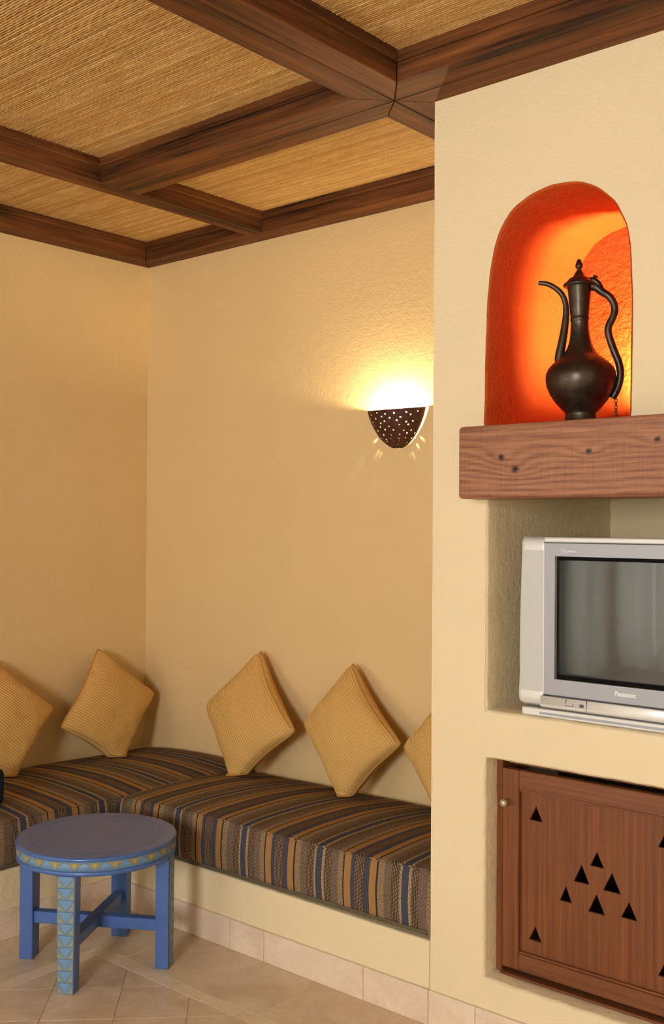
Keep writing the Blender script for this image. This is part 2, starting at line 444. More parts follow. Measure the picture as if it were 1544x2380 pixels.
for _ in range(3):
    ARCH = [ARCH[0]]+[(.25*ARCH[i-1][0]+.5*ARCH[i][0]+.25*ARCH[i+1][0], .25*ARCH[i-1][1]+.5*ARCH[i][1]+.25*ARCH[i+1][1]) for i in range(1, len(ARCH)-1)]+[ARCH[-1]]
ARCH = [(p.x, p.y) for p in smooth_path([(a, b, 0) for a, b in ARCH], 3)]
inner = [[wob(p) for p in dense(L, .03)] for L in (ARCH, TVN, CBN)]
outerL = [offset(L, .006) for L in inner]
PX1 = 3.75
face_outer = dense([(XP, 0.0), (PX1, 0.0), (PX1, 2.70), (XP, 2.70)], .1)
st = [(XP+.05+i*.08, .05+j*.08) for i in range(19) for j in range(32)]
def far_from(p): return all(min((p[0]-q[0])**2+(p[1]-q[1])**2 for q in L) > .0009 for L in outerL)
v2, f2 = cdt_faces(face_outer, outerL, [p for p in st if far_from(p)])
V = []
for p in v2:
    edge = min(abs(p[0]-XP), 1)
    dy = .003*noise.noise(Vector((p[0]*2, p[1]*2, 3)))*min(1, edge/.05)
    V.append((p[0]+(.0015*noise.noise(Vector((0, p[1]*5, 2))) if edge < 1e-4 else 0), -BD+dy, p[1]))
Fc = [tuple(t) for t in f2]
# soft left return of the pier (rounded arris) back to the wall behind
pier = obj('wall_pier', V, Fc, MAT['plaster'], None, True)
tag(pier, 'cream plastered chimney-like pier with arched, television and cabinet niches', kind='structure')
V, Fc = [], []; nz = 36
for j in range(nz+1):
    z = 2.70*j/nz
    for yy in (-BD, -BD+.004, -BD+.02, -.5, -.25, .02):
        V.append((XP+(.0 if yy == -BD else -.0015)+.0015*noise.noise(Vector((0, z*5, 2))), yy, z))
for j in range(nz):
    for i in range(5): s = j*6+i; Fc.append((s, s+1, s+7, s+6))
obj('pier_return', V, Fc, MAT['plaster'], pier, True)
def lining(name, L_out, L_in, depth, mat, backmat=None):
    n = len(L_in); V = [(p[0], -BD, p[1]) for p in L_out]+[(p[0], -BD+.003, p[1]) for p in offset(L_in, .0018)]+[(p[0], -BD+.008, p[1]) for p in L_in]
    ks = [.06, .14, .24, .34, .42]; ks = [k for k in ks if k < depth-.03]+[depth]
    for k in ks:
        for p in L_in:
            q = wob(p, .003) if k < depth else p
            V.append((q[0], -BD+k, q[1]))
    Fc = []
    for r in range(2+len(ks)):
        for i in range(n): a, b = r*n+i, r*n+(i+1) % n; Fc.append((a, b, b+n, a+n))
    o = obj(name, V, Fc, mat, pier, True)
    v, f = cdt_faces(L_in, [], [])
    obj(name+'_back', [(p[0], -BD+depth, p[1]) for p in v], f, backmat or mat, pier)
    return o
lining('arched_niche', outerL[0], inner[0], .4576, MAT['orange'])
lining('television_niche', outerL[1], inner[1], .735, MAT['plaster'])
lining('cabinet_niche', outerL[2], inner[2], .45, MAT['plaster'])

# ---- skirting of marble tiles
b_back = empty('baseboard_back'); tag(b_back, 'pale marble skirting along the right bench and pier', kind='structure')
b_left = empty('baseboard_left'); tag(b_left, 'pale marble skirting along the left bench', kind='structure')
def sk(x0, x1, y0, y1, par, zt=.098):
    bm = bmesh.new(); add_box(bm, x0, x1, y0, y1, 0, zt, .0022, 2); bobj('skirting_tile', bm, MAT['skirt'], par)
xs = [.7376, 1.02, 1.36, 1.52, 1.93, 2.165, 2.32, 2.72, 3.1, 3.5, PX1]
for a, b in zip(xs, xs[1:]): sk(a+.0008, b-.0008, -BD-.011, -BD+.002, b_back)
ys = [-BD-.012, -1.1, -1.5, -1.9, -2.3, -2.8]
for a, b in zip(ys, ys[1:]): sk(.7376-.002, .7376+.011, b+.0008, a-.0008, b_left)

# ---- masonry bench
bench = empty('masonry_bench'); tag(bench, 'built-in plastered corner bench base under the striped cushions', 'bench')
BT = .231
def riser(name, x0, x1, y0, y1):
    bm = bmesh.new(); add_box(bm, x0, x1, y0, y1, 0, BT, .006, 2); bobj(name, bm, MAT['plaster'], bench)
riser('base', .006, XP-.004, -BD, -.006)
riser('base', .006, BD, -2.8, -BD-.0005)

# ================================================================== CEILING
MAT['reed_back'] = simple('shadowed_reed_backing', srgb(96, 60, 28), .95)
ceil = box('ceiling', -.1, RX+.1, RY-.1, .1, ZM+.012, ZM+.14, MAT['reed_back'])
tag(ceil, 'ceiling lined with woven reed mats between dark beams', kind='structure')
def reed_mat_mat():
    m = N('woven_reed'); at = m.n('ShaderNodeAttribute'); at.attribute_name = 'Col'
    co = m.coord(); f = m.noise(m.mapping(co, (18, 260, 260)), 1.0, 3, .6)
    patch = m.noise(m.mapping(co, (11, 26, 1)), 1.0, 4, .6)
    c = m.mix(m.math('MULTIPLY', f, .5), at.outputs['Color'], srgb(208, 162, 100))
    c = m.mix(m.math('MULTIPLY', m.math('SUBTRACT', patch, .38, clamp=True), 1.6, clamp=True), c, srgb(190, 138, 78))
    m.bump(f, .2, .002)
    return m.fin(c, .55, spec=.35)
MAT['reed'] = reed_mat_mat()
REED = [srgb(236, 202, 140), srgb(230, 194, 130), srgb(224, 186, 120), srgb(238, 206, 146), srgb(214, 172, 108), srgb(232, 194, 126), srgb(206, 160, 96)]
def reed_mat(x0, x1, y0, y1, label):
    pitch, seg = .0084, .042
    V, Fc, Cc = [], [], []
    rows = int((y1-y0)/pitch); ph = 0.0
    for r in range(rows):
        y = y0+(r+.5)*pitch; ph = (ph+.5*seg+random.uniform(-.011, .011)) % seg
        base_c = random.choice(REED)
        st_x = [x0]; xx = x0-ph
        while xx < x1:
            for q in (xx, xx+seg*.2, xx+seg*.8):
                if x0 < q < x1: st_x.append(q)
            xx += seg
        st_x.append(x1)
        s0 = len(V)
        lift = random.uniform(-.0006, .0006)
        for i, q in enumerate(st_x):
            t = ((q-x0+ph) % seg)/seg
            op = 1 if .1 < t < .9 else 0                      # reeds part between the binding threads
            dn = .0040-.0009*op
            hw = pitch*(.50-.22*op)
            yj = random.uniform(-.0004, .0004)
            V += [(q, y-hw+yj, ZM+.008), (q, y+yj, ZM+.0075-dn+lift), (q, y+hw+yj, ZM+.008)]
            if i:
                c = base_c
                k = .92+.14*noise.noise(Vector((q*14, y*60, 3)))+random.uniform(-.09, .09)
                a = s0+(i-1)*3
                for e in (0, 1):
                    Fc.append((a+e, a+e+3, a+e+4, a+e+1)); Cc.append(mul(c, k))
    o = obj('reed_mat', V, Fc, MAT['reed'], ceil, True)
    ca = o.data.attributes.new('Col', 'FLOAT_COLOR', 'FACE')
    flat = []
    for c in Cc: flat += [c[0], c[1], c[2], 1]
    ca.data.foreach_set('color', flat)
    tag(o, label, kind='stuff')
reed_mat(.85, 1.985, -2.75, -.915, 'large reed mat panel beside the long beam')
reed_mat(.85, 1.985, -.73, -.1, 'reed mat panel above the pierced wall lamp')
reed_mat(.1, .765, -2.1, -.1, 'reed mat panel along the left wall')
reed_mat(2.165, 3.75, -2.35, -.915, 'reed mat panel in front of the pier')
reed_mat(2.165, 3.0, -.73, -.3, 'reed mat strip behind the beam over the pier')

# beams: pairs of planks with mitred crossing
CX, CY = 2.0803, -.8161
XL, XR, YN, YF = 1.9917, 2.162, -.913, -.7345
g = .0013
ZT = ZM+.03
t1 = empty('trim_1', (CX, 0, ZB)); tag(t1, 'long dark ceiling beam running from the crossing towards the camera', kind='structure')
t2 = empty('trim_2', (0, CY, ZB)); tag(t2, 'dark ceiling beam crossing above the pier face', kind='structure')
t3 = empty('trim_3', (.8, 0, ZB)); tag(t3, 'narrow dark ceiling beam nearer the left wall', kind='structure')
t4 = empty('trim_4', (0, -.05, ZB)); tag(t4, 'dark edge beam along the top of the warm-tinted plaster wall with the lamp', kind='structure')
t5 = empty('trim_5', (.05, 0, ZB)); tag(t5, 'dark edge beam along the top of the left wall', kind='structure')
def inpar(o, par):
    o.parent = par; o.matrix_parent_inverse = Matrix.Translation(-Vector(par.location)); return o
def plank(poly, mat, par, z0=ZB):
    ar = sum(poly[i][0]*poly[(i+1) % len(poly)][1]-poly[(i+1) % len(poly)][0]*poly[i][1] for i in range(len(poly)))
    inpar(prism('plank', poly if ar > 0 else poly[::-1], z0, ZT, mat, None, .0016), par)
YE, XE = -4.6, 3.75
plank([(XL, YE), (CX-g, YE), (CX-g, CY-2*g), (XL, YN-g)], MAT['beam_y'], t1)
plank([(CX+g, YE), (XR, YE), (XR, YN-g), (CX+g, CY-2*g)], MAT['beam_y'], t1)
plank([(XL, YF+g), (CX-g, CY+2*g), (CX-g, -.1), (XL, -.1)], MAT['beam_y'], t1)
plank([(CX+g, CY+2*g), (XR, YF+g), (XR, -.1), (CX+g, -.1)], MAT['beam_y'], t1)
plank([(.846, YN), (XL-g, YN), (CX-2*g, CY-g), (.846, CY-g)], MAT['beam_x'], t2)
plank([(.846, CY+g), (CX-2*g, CY+g), (XL-g, YF), (.846, YF)], MAT['beam_x'], t2)
plank([(XR+g, YN), (XE, YN), (XE, CY-g), (CX+2*g, CY-g)], MAT['beam_x'], t2)
plank([(CX+2*g, CY+g), (XE, CY+g), (XE, YF), (XR+g, YF)], MAT['beam_x'], t2)
plank([(.764, YE), (.8455, YE), (.8455, -.1), (.764, -.1)], MAT['beam_y'], t3)
plank([(.0, -.0), (XP+.1, -.0), (XP+.1, -.1), (.1, -.1)], MAT['beam_x'], t4)
plank([(.0, -.002), (.1, -.102), (.1, YE), (.0, YE)], MAT['beam_y'], t5)
def mould(x0, x1, y0, y1, mat, par):
    inpar(box('moulding', x0, x1, y0, y1, ZM-.024, ZM+.012, mat, None, .003, 1), par)
mw = .011
mould(XR, XR+mw, YE, YN-mw, MAT['beam_y'], t1)
mould(XL-mw, XL, YE, YN-mw, MAT['beam_y'], t1); mould(XL-mw, XL, YF+mw, -.1-mw, MAT['beam_y'], t1)
mould(.846+mw, XL, YN-mw, YN, MAT['beam_x'], t2); mould(XR, XE, YN-mw, YN, MAT['beam_x'], t2)
mould(.846+mw, XL-mw, YF, YF+mw, MAT['beam_x'], t2)
mould(.846, .846+mw, YE, YN, MAT['beam_y'], t3); mould(.846, .846+mw, YF, -.1, MAT['beam_y'], t3)
mould(.764-mw, .764, YE, -.1, MAT['beam_y'], t3)
mould(.1+mw, .764-mw, -.1-mw, -.1, MAT['beam_x'], t4); mould(.846+mw, XL-mw, -.1-mw, -.1, MAT['beam_x'], t4)
mould(.1, .1+mw, YE, -.1, MAT['beam_y'], t5)

# ================================================================== SEAT CUSHIONS
def stripe_mat():
    m = N('striped_seat_weave'); uv = m.n('ShaderNodeTexCoord').outputs['UV']; X = m.sep(uv)
    P = .3298
    s = m.math('FRACT', m.math('DIVIDE', m.math('ADD', X[0], m.math('MULTIPLY', m.noise(uv, 14, 2, .5), .0024)), P))
    BL, TN, DK, GR, TS, LN, OC = srgb(66, 82, 108), srgb(204, 182, 146), srgb(70, 54, 46), srgb(140, 122, 106), srgb(182, 156, 118), srgb(46, 34, 27), srgb(188, 142, 86)
    seq = [(.0125, BL), (.021, TN), (.050, DK), (.077, GR), (.0955, TS), (.1015, LN), (.1265, OC), (.143, BL), (.178, DK), (.199, BL), (.2235, OC), (.2305, LN), (.253, TS), (.2805, GR), (.3095, DK), (.3175, TN), (.3298, BL)]
    stops, a = [], 0.0
    for e, c in seq: stops.append((a/P, c)); a = e
    col = m.ramp(s, stops, 'CONSTANT')
    W, B0 = (1, 1, 1), (0, 0, 0)
    fl, a = [], 0.0
    for e, c in seq: fl.append((a/P, W if c is DK else B0)); a = e
    mask = m.ramp(s, fl, 'CONSTANT')
    sp, a = [], 0.0
    for e, c in seq: sp.append((a/P, W if c in (TS, TN, GR, BL) else B0)); a = e
    mask2 = m.ramp(s, sp, 'CONSTANT')
    lines = m.math('GREATER_THAN', m.math('SINE', m.math('MULTIPLY', X[0], 2*PI/.0058)), .35)
    lid = m.math('FLOOR', m.math('DIVIDE', X[0], .0058))
    dash = m.math('GREATER_THAN', m.math('SINE', m.math('ADD', m.math('MULTIPLY', X[1], 2*PI/.012), m.math('MULTIPLY', lid, 2.3))), -.35)
    col = m.mix(m.math('MULTIPLY', m.math('MULTIPLY', mask, lines), m.math('ADD', .25, m.math('MULTIPLY', dash, .7))), col, srgb(184, 156, 122))
    speck = m.noise(m.mapping(uv, (330, 210, 1)), 1.0, 2, .6)
    col = m.mix(m.math('MULTIPLY', mask2, m.math('MULTIPLY', m.math('GREATER_THAN', speck, .52), .6)), col, srgb(70, 58, 48))
    gr = m.noise(m.mapping(uv, (420, 420, 1)), 1.0, 2, .6)
    col = m.mix(m.math('MULTIPLY', gr, .45), col, srgb(96, 78, 58))
    yarn = m.math('ADD', .5, m.math('MULTIPLY', m.math('SINE', m.math('ADD', m.math('MULTIPLY', X[0], 2*PI/.0029), m.math('MULTIPLY', speck, 4))), .5))
    col = m.mix(m.math('MULTIPLY', yarn, .28), col, srgb(58, 46, 38))
    m.bump(m.math('ADD', gr, m.math('MULTIPLY', yarn, .4)), .6, .002)
    return m.fin(col, .92, spec=.15)
MAT['stripe'] = stripe_mat()
MAT['olive_cloth'] = simple('olive_selvage_cloth', srgb(98, 88, 66), .95, var=.25, bump=(400, .4))
def lerp_t(tab, x):
    if x <= tab[0][0]: return tab[0][1]
    for (a, b), (c, d) in zip(tab, tab[1:]):
        if x <= c: return b+(d-b)*(x-a)/(c-a)
    return tab[-1][1]
RF = [(.738, .386), (.85, .398), (1.03, .4065), (1.25, .411), (1.7, .413), (1.9, .4175), (2.16, .429)]
RB = [(.738, .362), (1.15, .370), (1.64, .377), (2.16, .38)]
RBOT = [(.738, .232), (2.16, .2455)]
LF = [(-2.8, .39), (-1.22, .390), (-1.1, .3925), (-.95, .391), (-.738, .384)]
LB = [(-2.8, .378), (-.64, .376), (-.27, .364), (0, .362)]
def cushion(name, length, to_world, zf, zb, zbot, depth, label, uoff, closed_front=None):
    """length: (s0,s1); to_world(s,d,z) with d measured from the wall"""
    s0, s1 = length; n = 60; V, UV, Fc = [], [], []
    r = .026; crown = .024
    prof_n = 0
    for i in range(n+1):
        s = s0+(s1-s0)*i/n
        es = min(s-s0, s1-s)
        er = min(1, es/.03); rr = math.sqrt(max(0, 1-(1-er)**2))       # ends round over slightly
        ZF, ZB_, ZO = lerp_t(zf, s), lerp_t(zb, s), lerp_t(zbot, s)
        pr = [(.006, ZO), (.006, ZB_-.03), (.010, ZB_-.008)]
        for k in range(1, 15):
            t = k/15; d = .012+(depth-.03-.012)*t
            z = ZB_+(ZF+.004-ZB_)*t+crown*4*t*(1-t)
            z += .0025*noise.noise(Vector((s*5, d*5, 1)))
            pr.append((d, z))
        for k in range(7):
            a = PI/2*k/6
            pr.append((depth-r+r*math.sin(a), ZF-r+.004+r*math.cos(a)))
        for k in range(1, 7):
            t = k/6; z = ZF-r+.004+(ZO-(ZF-r+.004))*t
            pr.append((depth+.006*math.sin(PI*t)+.002*noise.noise(Vector((s*8, z*9, 4))), z))
        arc = 0.0; last = None
        for d, z in pr:
            if last: arc += math.hypot(d-last[0], z-last[1])
            last = (d, z)
            zz = z - (1-rr)*.012*(1 if z > ZO+.02 else 0)
            V.append(to_world(s, d, zz)); UV.append((s+uoff, arc))
        prof_n = len(pr)
    m = prof_n
    for i in range(n):
        for k in range(m-1): a = i*m+k; Fc.append((a, a+m, a+m+1, a+1))
        Fc.append((i*m+m-1, i*m+m-1+m, i*m+m, i*m))
    Fc.append(tuple(range(m))); Fc.append(tuple(range(n*m, (n+1)*m))[::-1])
    root = empty(name, to_world((s0+s1)/2, depth/2, lerp_t(zbot, (s0+s1)/2)))
    o = obj('cover', V, Fc, MAT['stripe'], None, True, UV); inpar(o, root)
    bm = bmesh.new(); bm.from_mesh(o.data); bmesh.ops.recalc_face_normals(bm, faces=bm.faces); bm.to_mesh(o.data); bm.free()
    path, pth2 = [], []
    for i in range(n+1):
        s = s0+.004+(s1-s0-.008)*i/n
        path.append(to_world(s, depth-.004, lerp_t(zf, s)-.0005))
        pth2.append((s, lerp_t(zbot, s)))
    v, f = tube(path, .0026, 6); inpar(obj('piping', v, f, MAT['stripe'], None, True, [(p[0]*.0+s0+uoff+(i//6)*(s1-s0)/n, .3) for i, p in enumerate(v)]), root)
    V, Fc = [], []
    for i, (s, z) in enumerate(pth2):
        V += [to_world(s, depth+.0035, z+.013), to_world(s, depth+.006, z+.004+.002*random.random()), to_world(s, depth-.004, z-.002)]
        if i:
            a = (i-1)*3; Fc += [(a, a+3, a+4, a+1), (a+1, a+4, a+5, a+2)]
    inpar(obj('selvage', V, Fc, MAT['olive_cloth'], None, True), root)
    tag(root, label, 'cushion', 'striped bench cushions'); return root
cushion('seat_cushion', (BD+.012, XP-.004), lambda s, d, z: (s, -d, z), RF, RB, RBOT, BD+.002, 'long striped seat cushion below the lamp wall, ending at the pier', -.1003)
cushion('seat_cushion', (-2.8, -.008), lambda s, d, z: (d, s, z), LF, LB, [(-2.8, .234), (0, .234)], BD-.002, 'striped seat cushion in the corner along the left wall, behind the stool', .135)

# ================================================================== PILLOWS
def knit_mat(name, c1, c2, rib=95, rot=0.0):
    m = N(name); uv = m.n('ShaderNodeTexCoord').outputs['UV']
    X = m.sep(m.mapping(uv, (1, 1, 1), rot=(0, 0, rot)))
    w = m.math('ADD', m.math('MULTIPLY', m.math('SINE', m.math('ADD', m.math('MULTIPLY', X[0], rib*2*PI/2), m.math('MULTIPLY', m.noise(uv, 9, 2, .5), 3.0))), .5), .5)
    w2 = m.math('ADD', m.math('MULTIPLY', m.math('SINE', m.math('MULTIPLY', X[1], rib*2.2*2*PI/2)), .5), .5)
    st = m.math('MULTIPLY', w, m.math('ADD', .55, m.math('MULTIPLY', w2, .45)))
    n1 = m.noise(uv, 5, 4, .6)
    c = m.mix(m.math('SUBTRACT', 1.0, st), c1, c2)
    c = m.mix(m.math('MULTIPLY', n1, .3), c, mul(c2, 1.1))
    m.bump(st, .55, .004)
    return m.fin(c, .95, spec=.1)
MAT['knit'] = knit_mat('mustard_ribbed_cloth', srgb(246, 208, 134), srgb(210, 164, 94), 36)
MAT['knit_pipe'] = simple('mustard_piping_cloth', srgb(188, 136, 66), .95, var=.12, bump=(300, .3))
def seat_z(x, y):
    if x > BD and y > -BD:
        t = min(1, max(0, -y/BD)); return lerp_t(RB, x)+(lerp_t(RF, x)-lerp_t(RB, x))*t+.096*t*(1-t)
    t = min(1, max(0, x/BD)); return lerp_t(LB, y)+(lerp_t(LF, y)-lerp_t(LB, y))*t+.096*t*(1-t)
def pillow(corners, facing, thick, label, seed, fold=.10, pinch=.105, back=.8):
    T, L, B, Rr = [Vector(c) for c in corners]
    ctr = (T+L+B+Rr)/4; nrm = (Rr-L).cross(T-B).normalized()
    if nrm.dot(Vector(facing)) < 0: nrm.negate()
    n = 36; V, UV, Fc = [], [], []
    def base(u, v):
        a, b = (u+1)/2, (v+1)/2
        p = B*(1-a)*(1-b)+Rr*a*(1-b)+L*(1-a)*b+T*a*b
        k = 1-pinch*((u**4)*(1-v*v)+(v**4)*(1-u*u))
        p = ctr+(p-ctr)*k
        cr = max(0, abs(u*v)-.72)/.28
        p = ctr+(p-ctr)*(1-.045*cr**1.6)
        return p
    def surf(u, v, sgn):
        p = base(u, v)
        h = max(0, (1-u*u))**.5*max(0, (1-v*v))**.5
        h = h**.68*thick*(1.0 if sgn > 0 else back)
        wr = .006*noise.noise(Vector((u*2.6+seed, v*2.6, seed)))+.003*noise.noise(Vector((u*7, v*7+seed, 2*seed)))
        p = p+nrm*(sgn*h+wr*(1 if abs(u) < .97 and abs(v) < .97 else .4))
        zs = seat_z(p.x, p.y)+.009
        if p.z < zs:                                   # bottom corner folds forward on the seat
            dz = zs-p.z; p = p+Vector(facing)*dz*.9+(Rr-L).normalized()*dz*(.8*(u-v)); p.z = zs+.003*(1+sgn)*(.6+.4*math.sin(9*u+seed))
        return p
    def cs(i): 
        t = -1+2*i/n; return math.sin(t*PI/2)*.55+t*.45
    for sgn in (1, -1):
        for j in range(n+1):
            for i in range(n+1):
                u, v = cs(i), cs(j); V.append(surf(u, v, sgn)); UV.append((u if sgn > 0 else u+3, v))
    m = (n+1)**2
    for sg in (0, 1):
        for j in range(n):
            for i in range(n):
                a = sg*m+j*(n+1)+i; q = (a, a+1, a+n+2, a+n+1); Fc.append(q if sg == 0 else q[::-1])
    root = empty('throw_pillow', (ctr.x, ctr.y, B.z))
    o = inpar(obj('cover', V, Fc, MAT['knit'], None, True, UV), root)
    path = []
    for k in range(4*24+1):
        t = (k/24) % 4; s = int(t); f = -1+2*(t-s)
        u, v = [(f, -1), (1, f), (-f, 1), (-1, -f)][s]
        a, b = surf(u, v, 1), surf(u, v, -1); path.append((a+b)/2)
    vv, ff = tube(path, .0042, 7); inpar(obj('piping', vv, ff, MAT['knit_pipe'], None, True), root)
    tag(root, label, 'pillow', 'mustard pillows along the bench'); return root
Rf = (0, -1, 0); Lf = (1, 0, 0)
pillow([(.8085,-.0459,.8845),(.572,-.14,.6368),(.8386,-.2255,.340),(1.1114,-.1549,.5977)], Rf, .075, 'mustard pillow on its corner just right of the wall corner, below the blank wall', 1.3)
pillow([(1.3077,-.0485,.8775),(1.1353,-.1417,.6323),(1.4066,-.2178,.362),(1.6195,-.1472,.6178)], Rf, .08, 'mustard pillow on its corner below the pierced lamp, fully in view', 5.1)
pillow([(1.7897,-.0623,.8412),(1.6197,-.15,.6105),(1.8511,-.2139,.37),(2.0045,-.1484,.6146)], Rf, .07, 'mustard pillow half hidden behind the edge of the pier', 8.7)
pillow([(.057,-.3132,.8553),(.1728,-.594,.5505),(.2271,-.3172,.345),(.1422,-.0539,.6311)], Lf, .07, 'tilted mustard pillow on the left wall beside the room corner', 3.9)
pillow([(.0582,-.8405,.852),(.1454,-1.1093,.6227),(.2198,-.8486,.355),(.1424,-.5929,.6306)], Lf, .08, 'mustard pillow cut by the left edge of the picture', 6.4)
# navy bolster at the left edge
def navy_mat():
    m = N('navy_dotted_cloth'); co = m.coord()
    v = m.n('ShaderNodeTexVoronoi'); m.put(v.inputs['Vector'], co); v.inputs['Scale'].default_value = 90
    d = m.math('LESS_THAN', v.outputs['Distance'], .22)
    c = m.mix(m.math('MULTIPLY', d, .5), srgb(30, 36, 62), srgb(90, 110, 140)); m.bump(m.noise(co, 250, 2, .5), .4, .002)
    return m.fin(c, .9, spec=.1)
MAT['navy'] = navy_mat()
bc = Vector((.60, -1.126, .410+.066)); V, Fc = [], []
prof = [(r_*.75, s_) for r_, s_ in ((0, 0), (.03, .006), (.06, .007), (.075, .002), (.086, -.012), (.088, -.03), (.088, -.2), (.088, -.34), (.086, -.36), (.07, -.372), (0, -.368))]
axis = Vector((-.55, -.83, 0)).normalized(); e1 = Vector((0, 0, 1)); e2 = axis.cross(e1)
seg = 28
for r, s in prof:
    for k in range(seg):
        a = 2*PI*k/seg; V.append(bc - axis*s + e1*math.cos(a)*r + e2*math.sin(a)*r)
for i in range(len(prof)-1):
    for k in range(seg): a, b = i*seg+k, i*seg+(k+1) % seg; Fc.append((a, b, b+seg, a+seg))
bol = empty('bolster_pillow', (bc.x, bc.y, .39)); inpar(obj('cover', V, Fc, MAT['navy'], None, True), bol)
v, f = tube([bc + axis*.0 - axis*(-.012) + e1*math.cos(2*PI*k/32)*.0649 + e2*math.sin(2*PI*k/32)*.0649 for k in range(33)], .0035, 6)
inpar(obj('piping', v, f, MAT['navy'], None, True), bol)
tag(bol, 'round navy bolster peeking in at the left edge of the seat', 'pillow')

# ================================================================== STOOL
def blue_mat():
    m = N('blue_stool_paint'); co = m.coord(); n1 = m.noise(co, 9, 5, .6)
    c = m.mix(n1, srgb(62, 98, 166), srgb(82, 118, 184)); m.bump(m.noise(co, 60, 3, .5), .06, .002)
    return m.fin(c, .28, spec=.55)
MAT['blue'] = blue_mat()
MAT['sky_tile'] = simple('painted_sky_blue', srgb(108, 148, 192), .45, var=.16)
MAT['olive_tile'] = simple('painted_olive_gold', srgb(148, 142, 106), .5, var=.2)
MAT['grey_tile'] = simple('painted_grey_green', srgb(126, 142, 138), .5, var=.2)
MAT['gold_dot'] = simple('painted_gold_dots', srgb(214, 186, 112), .4)
MAT['tile_line'] = simple('painted_tile_outline', srgb(92, 116, 134), .6)
SCX, SCY, STZ, SR = 1.113, -1.098, .405, .251
stool = empty('round_stool', (SCX, SCY, 0)); tag(stool, 'small round blue stool table with painted triangle border on marble floor', 'stool')
def sp(o, par=None):
    o.parent = par or stool; return o
v, f = lathe([(0.001, STZ-.056), (SR-.004, STZ-.056), (SR, STZ-.053), (SR, STZ-.0425), (SR-.0025, STZ-.0415), (SR-.0025, STZ-.0115), (SR+.001, STZ-.0105), (SR+.002, STZ-.007), (SR, STZ-.002), (SR-.005, STZ), (.2085, STZ), (.2060, STZ-.003), (.2035, STZ), (.001, STZ)], 0, 0, 96)
top = sp(obj('stool_top', v, f, MAT['blue']))
top.data.polygons.foreach_set('use_smooth', [abs(p.normal.z) < .9 and len(p.vertices) == 4 for p in top.data.polygons])
v, f = lathe([(SR-.004, STZ-.041), (SR-.0008, STZ-.041), (SR-.0008, STZ-.012), (SR-.004, STZ-.012)], 0, 0, 96)
band = sp(obj('painted_band', v, f, MAT['sky_tile'], None, True))
def tri_mesh():
    """gold triangle pointing down on the band, with a flower of dots"""
    V, Fc, mi = [], [], []
    hw, z1, z0 = .0278, STZ-.0135, STZ-.0395
    def ring(a, z, r): return (r*math.cos(a), r*math.sin(a), z)
    def tri(hw, z1, z0, r, mat):
        s = len(V); nn = 6
        for i in range(nn+1):
            t = -1+2*i/nn; a = t*hw/SR; zz = z1-(z1-z0)*(1-abs(t))
            V.append(ring(a, z1, r)); V.append(ring(a, zz, r))
        for i in range(nn): q = s+2*i; Fc.append((q, q+1, q+3, q+2)); mi.append(mat)
    tri(hw, z1, z0, SR-.0002, 2); tri(hw*.86, z1-.0012, z0+.0022, SR+.0003, 0)
    for k in range(7):
        a = 0 if k == 6 else k*PI/3; rr = 0 if k == 6 else .0042
        cxx, cz = rr*math.cos(a), STZ-.0225+rr*math.sin(a); s = len(V)
        for q in range(6): V.append(ring((cxx+.0015*math.cos(q*PI/3))/SR, cz+.0015*math.sin(q*PI/3), SR+.0008))
        Fc.append(tuple(range(s, s+6))); mi.append(1)
    return V, Fc, mi
V, Fc, mi = tri_mesh(); NT = 26
first = sp(obj('gold_triangle', V, Fc, None, None, False, None, [MAT['olive_tile'], MAT['gold_dot'], MAT['tile_line']], mi), band)
for k in range(NT):
    o = first if k == 0 else first.copy()
    if k: COL.objects.link(o)
    o.rotation_euler = (0, 0, 2*PI*k/NT + math.radians(-52))
# legs
LW, LT, LH = .060, .043, STZ-.056
def leg_tile_mesh(h, w):
    V, Fc, mi = [], [], []
    def quad(pts, x, m): s = len(V); V.extend([(x, a, b) for a, b in pts]); Fc.append(tuple(range(s, s+len(pts)))); mi.append(m)
    quad([(-w/2, 0), (w/2, 0), (w/2, h), (-w/2, h)], 0, 2)
    e = .0012
    quad([(-w/2+e, e), (-e*.5, e), (-w/2+e, h-e*2)], .0006, 0); quad([(w/2-e, e), (w/2-e, h-e*2), (e*.5, e)], .0006, 0)
    quad([(0, e*2), (w/2-e*2.2, h-e), (-w/2+e*2.2, h-e)], .0009, 1)
    for sx in (-1, 1):
        quad([(sx*w*.36+.002*math.cos(q*PI/4), h*.26+.002*math.sin(q*PI/4)) for q in range(8)], .0013, 3)
    return V, Fc, mi
NTL = 10
V, Fc, mi = leg_tile_mesh(LH/NTL, LW-.004)
leg_tile0 = None
for q in range(4):
    ang = math.radians(-58+90*q)
    bm = bmesh.new(); add_box(bm, -LT, 0, -LW/2, LW/2, 0, LH, .002, 1)
    taper = .90
    for vv in bm.verts: vv.co.y *= taper+(1-taper)*vv.co.z/LH
    lg = sp(bobj('leg', bm, MAT['blue'])); lg.location = ((SR-.003)*math.cos(ang), (SR-.003)*math.sin(ang), 0); lg.rotation_euler = (0, 0, ang)
    for k in range(NTL):
        if leg_tile0 is None:
            o = leg_tile0 = obj('painted_tile', V, Fc, None, None, False, None, [MAT['grey_tile'], MAT['sky_tile'], MAT['tile_line'], MAT['gold_dot']], mi)
        else: o = leg_tile0.copy(); COL.objects.link(o)
        o.parent = lg; o.location = (.0004, 0, k*LH/NTL); s = taper+(1-taper)*k/NTL; o.scale = (1, s, 1)
for q in range(2):
    ang = math.radians(-58+90*q); L = SR-LT
    bm = bmesh.new(); add_box(bm, -L, L, -.0165, .0165, .118-.004*q, .155-.004*q, .002, 1)
    st = sp(bobj('stretcher', bm, MAT['blue'])); st.rotation_euler = (0, 0, ang)

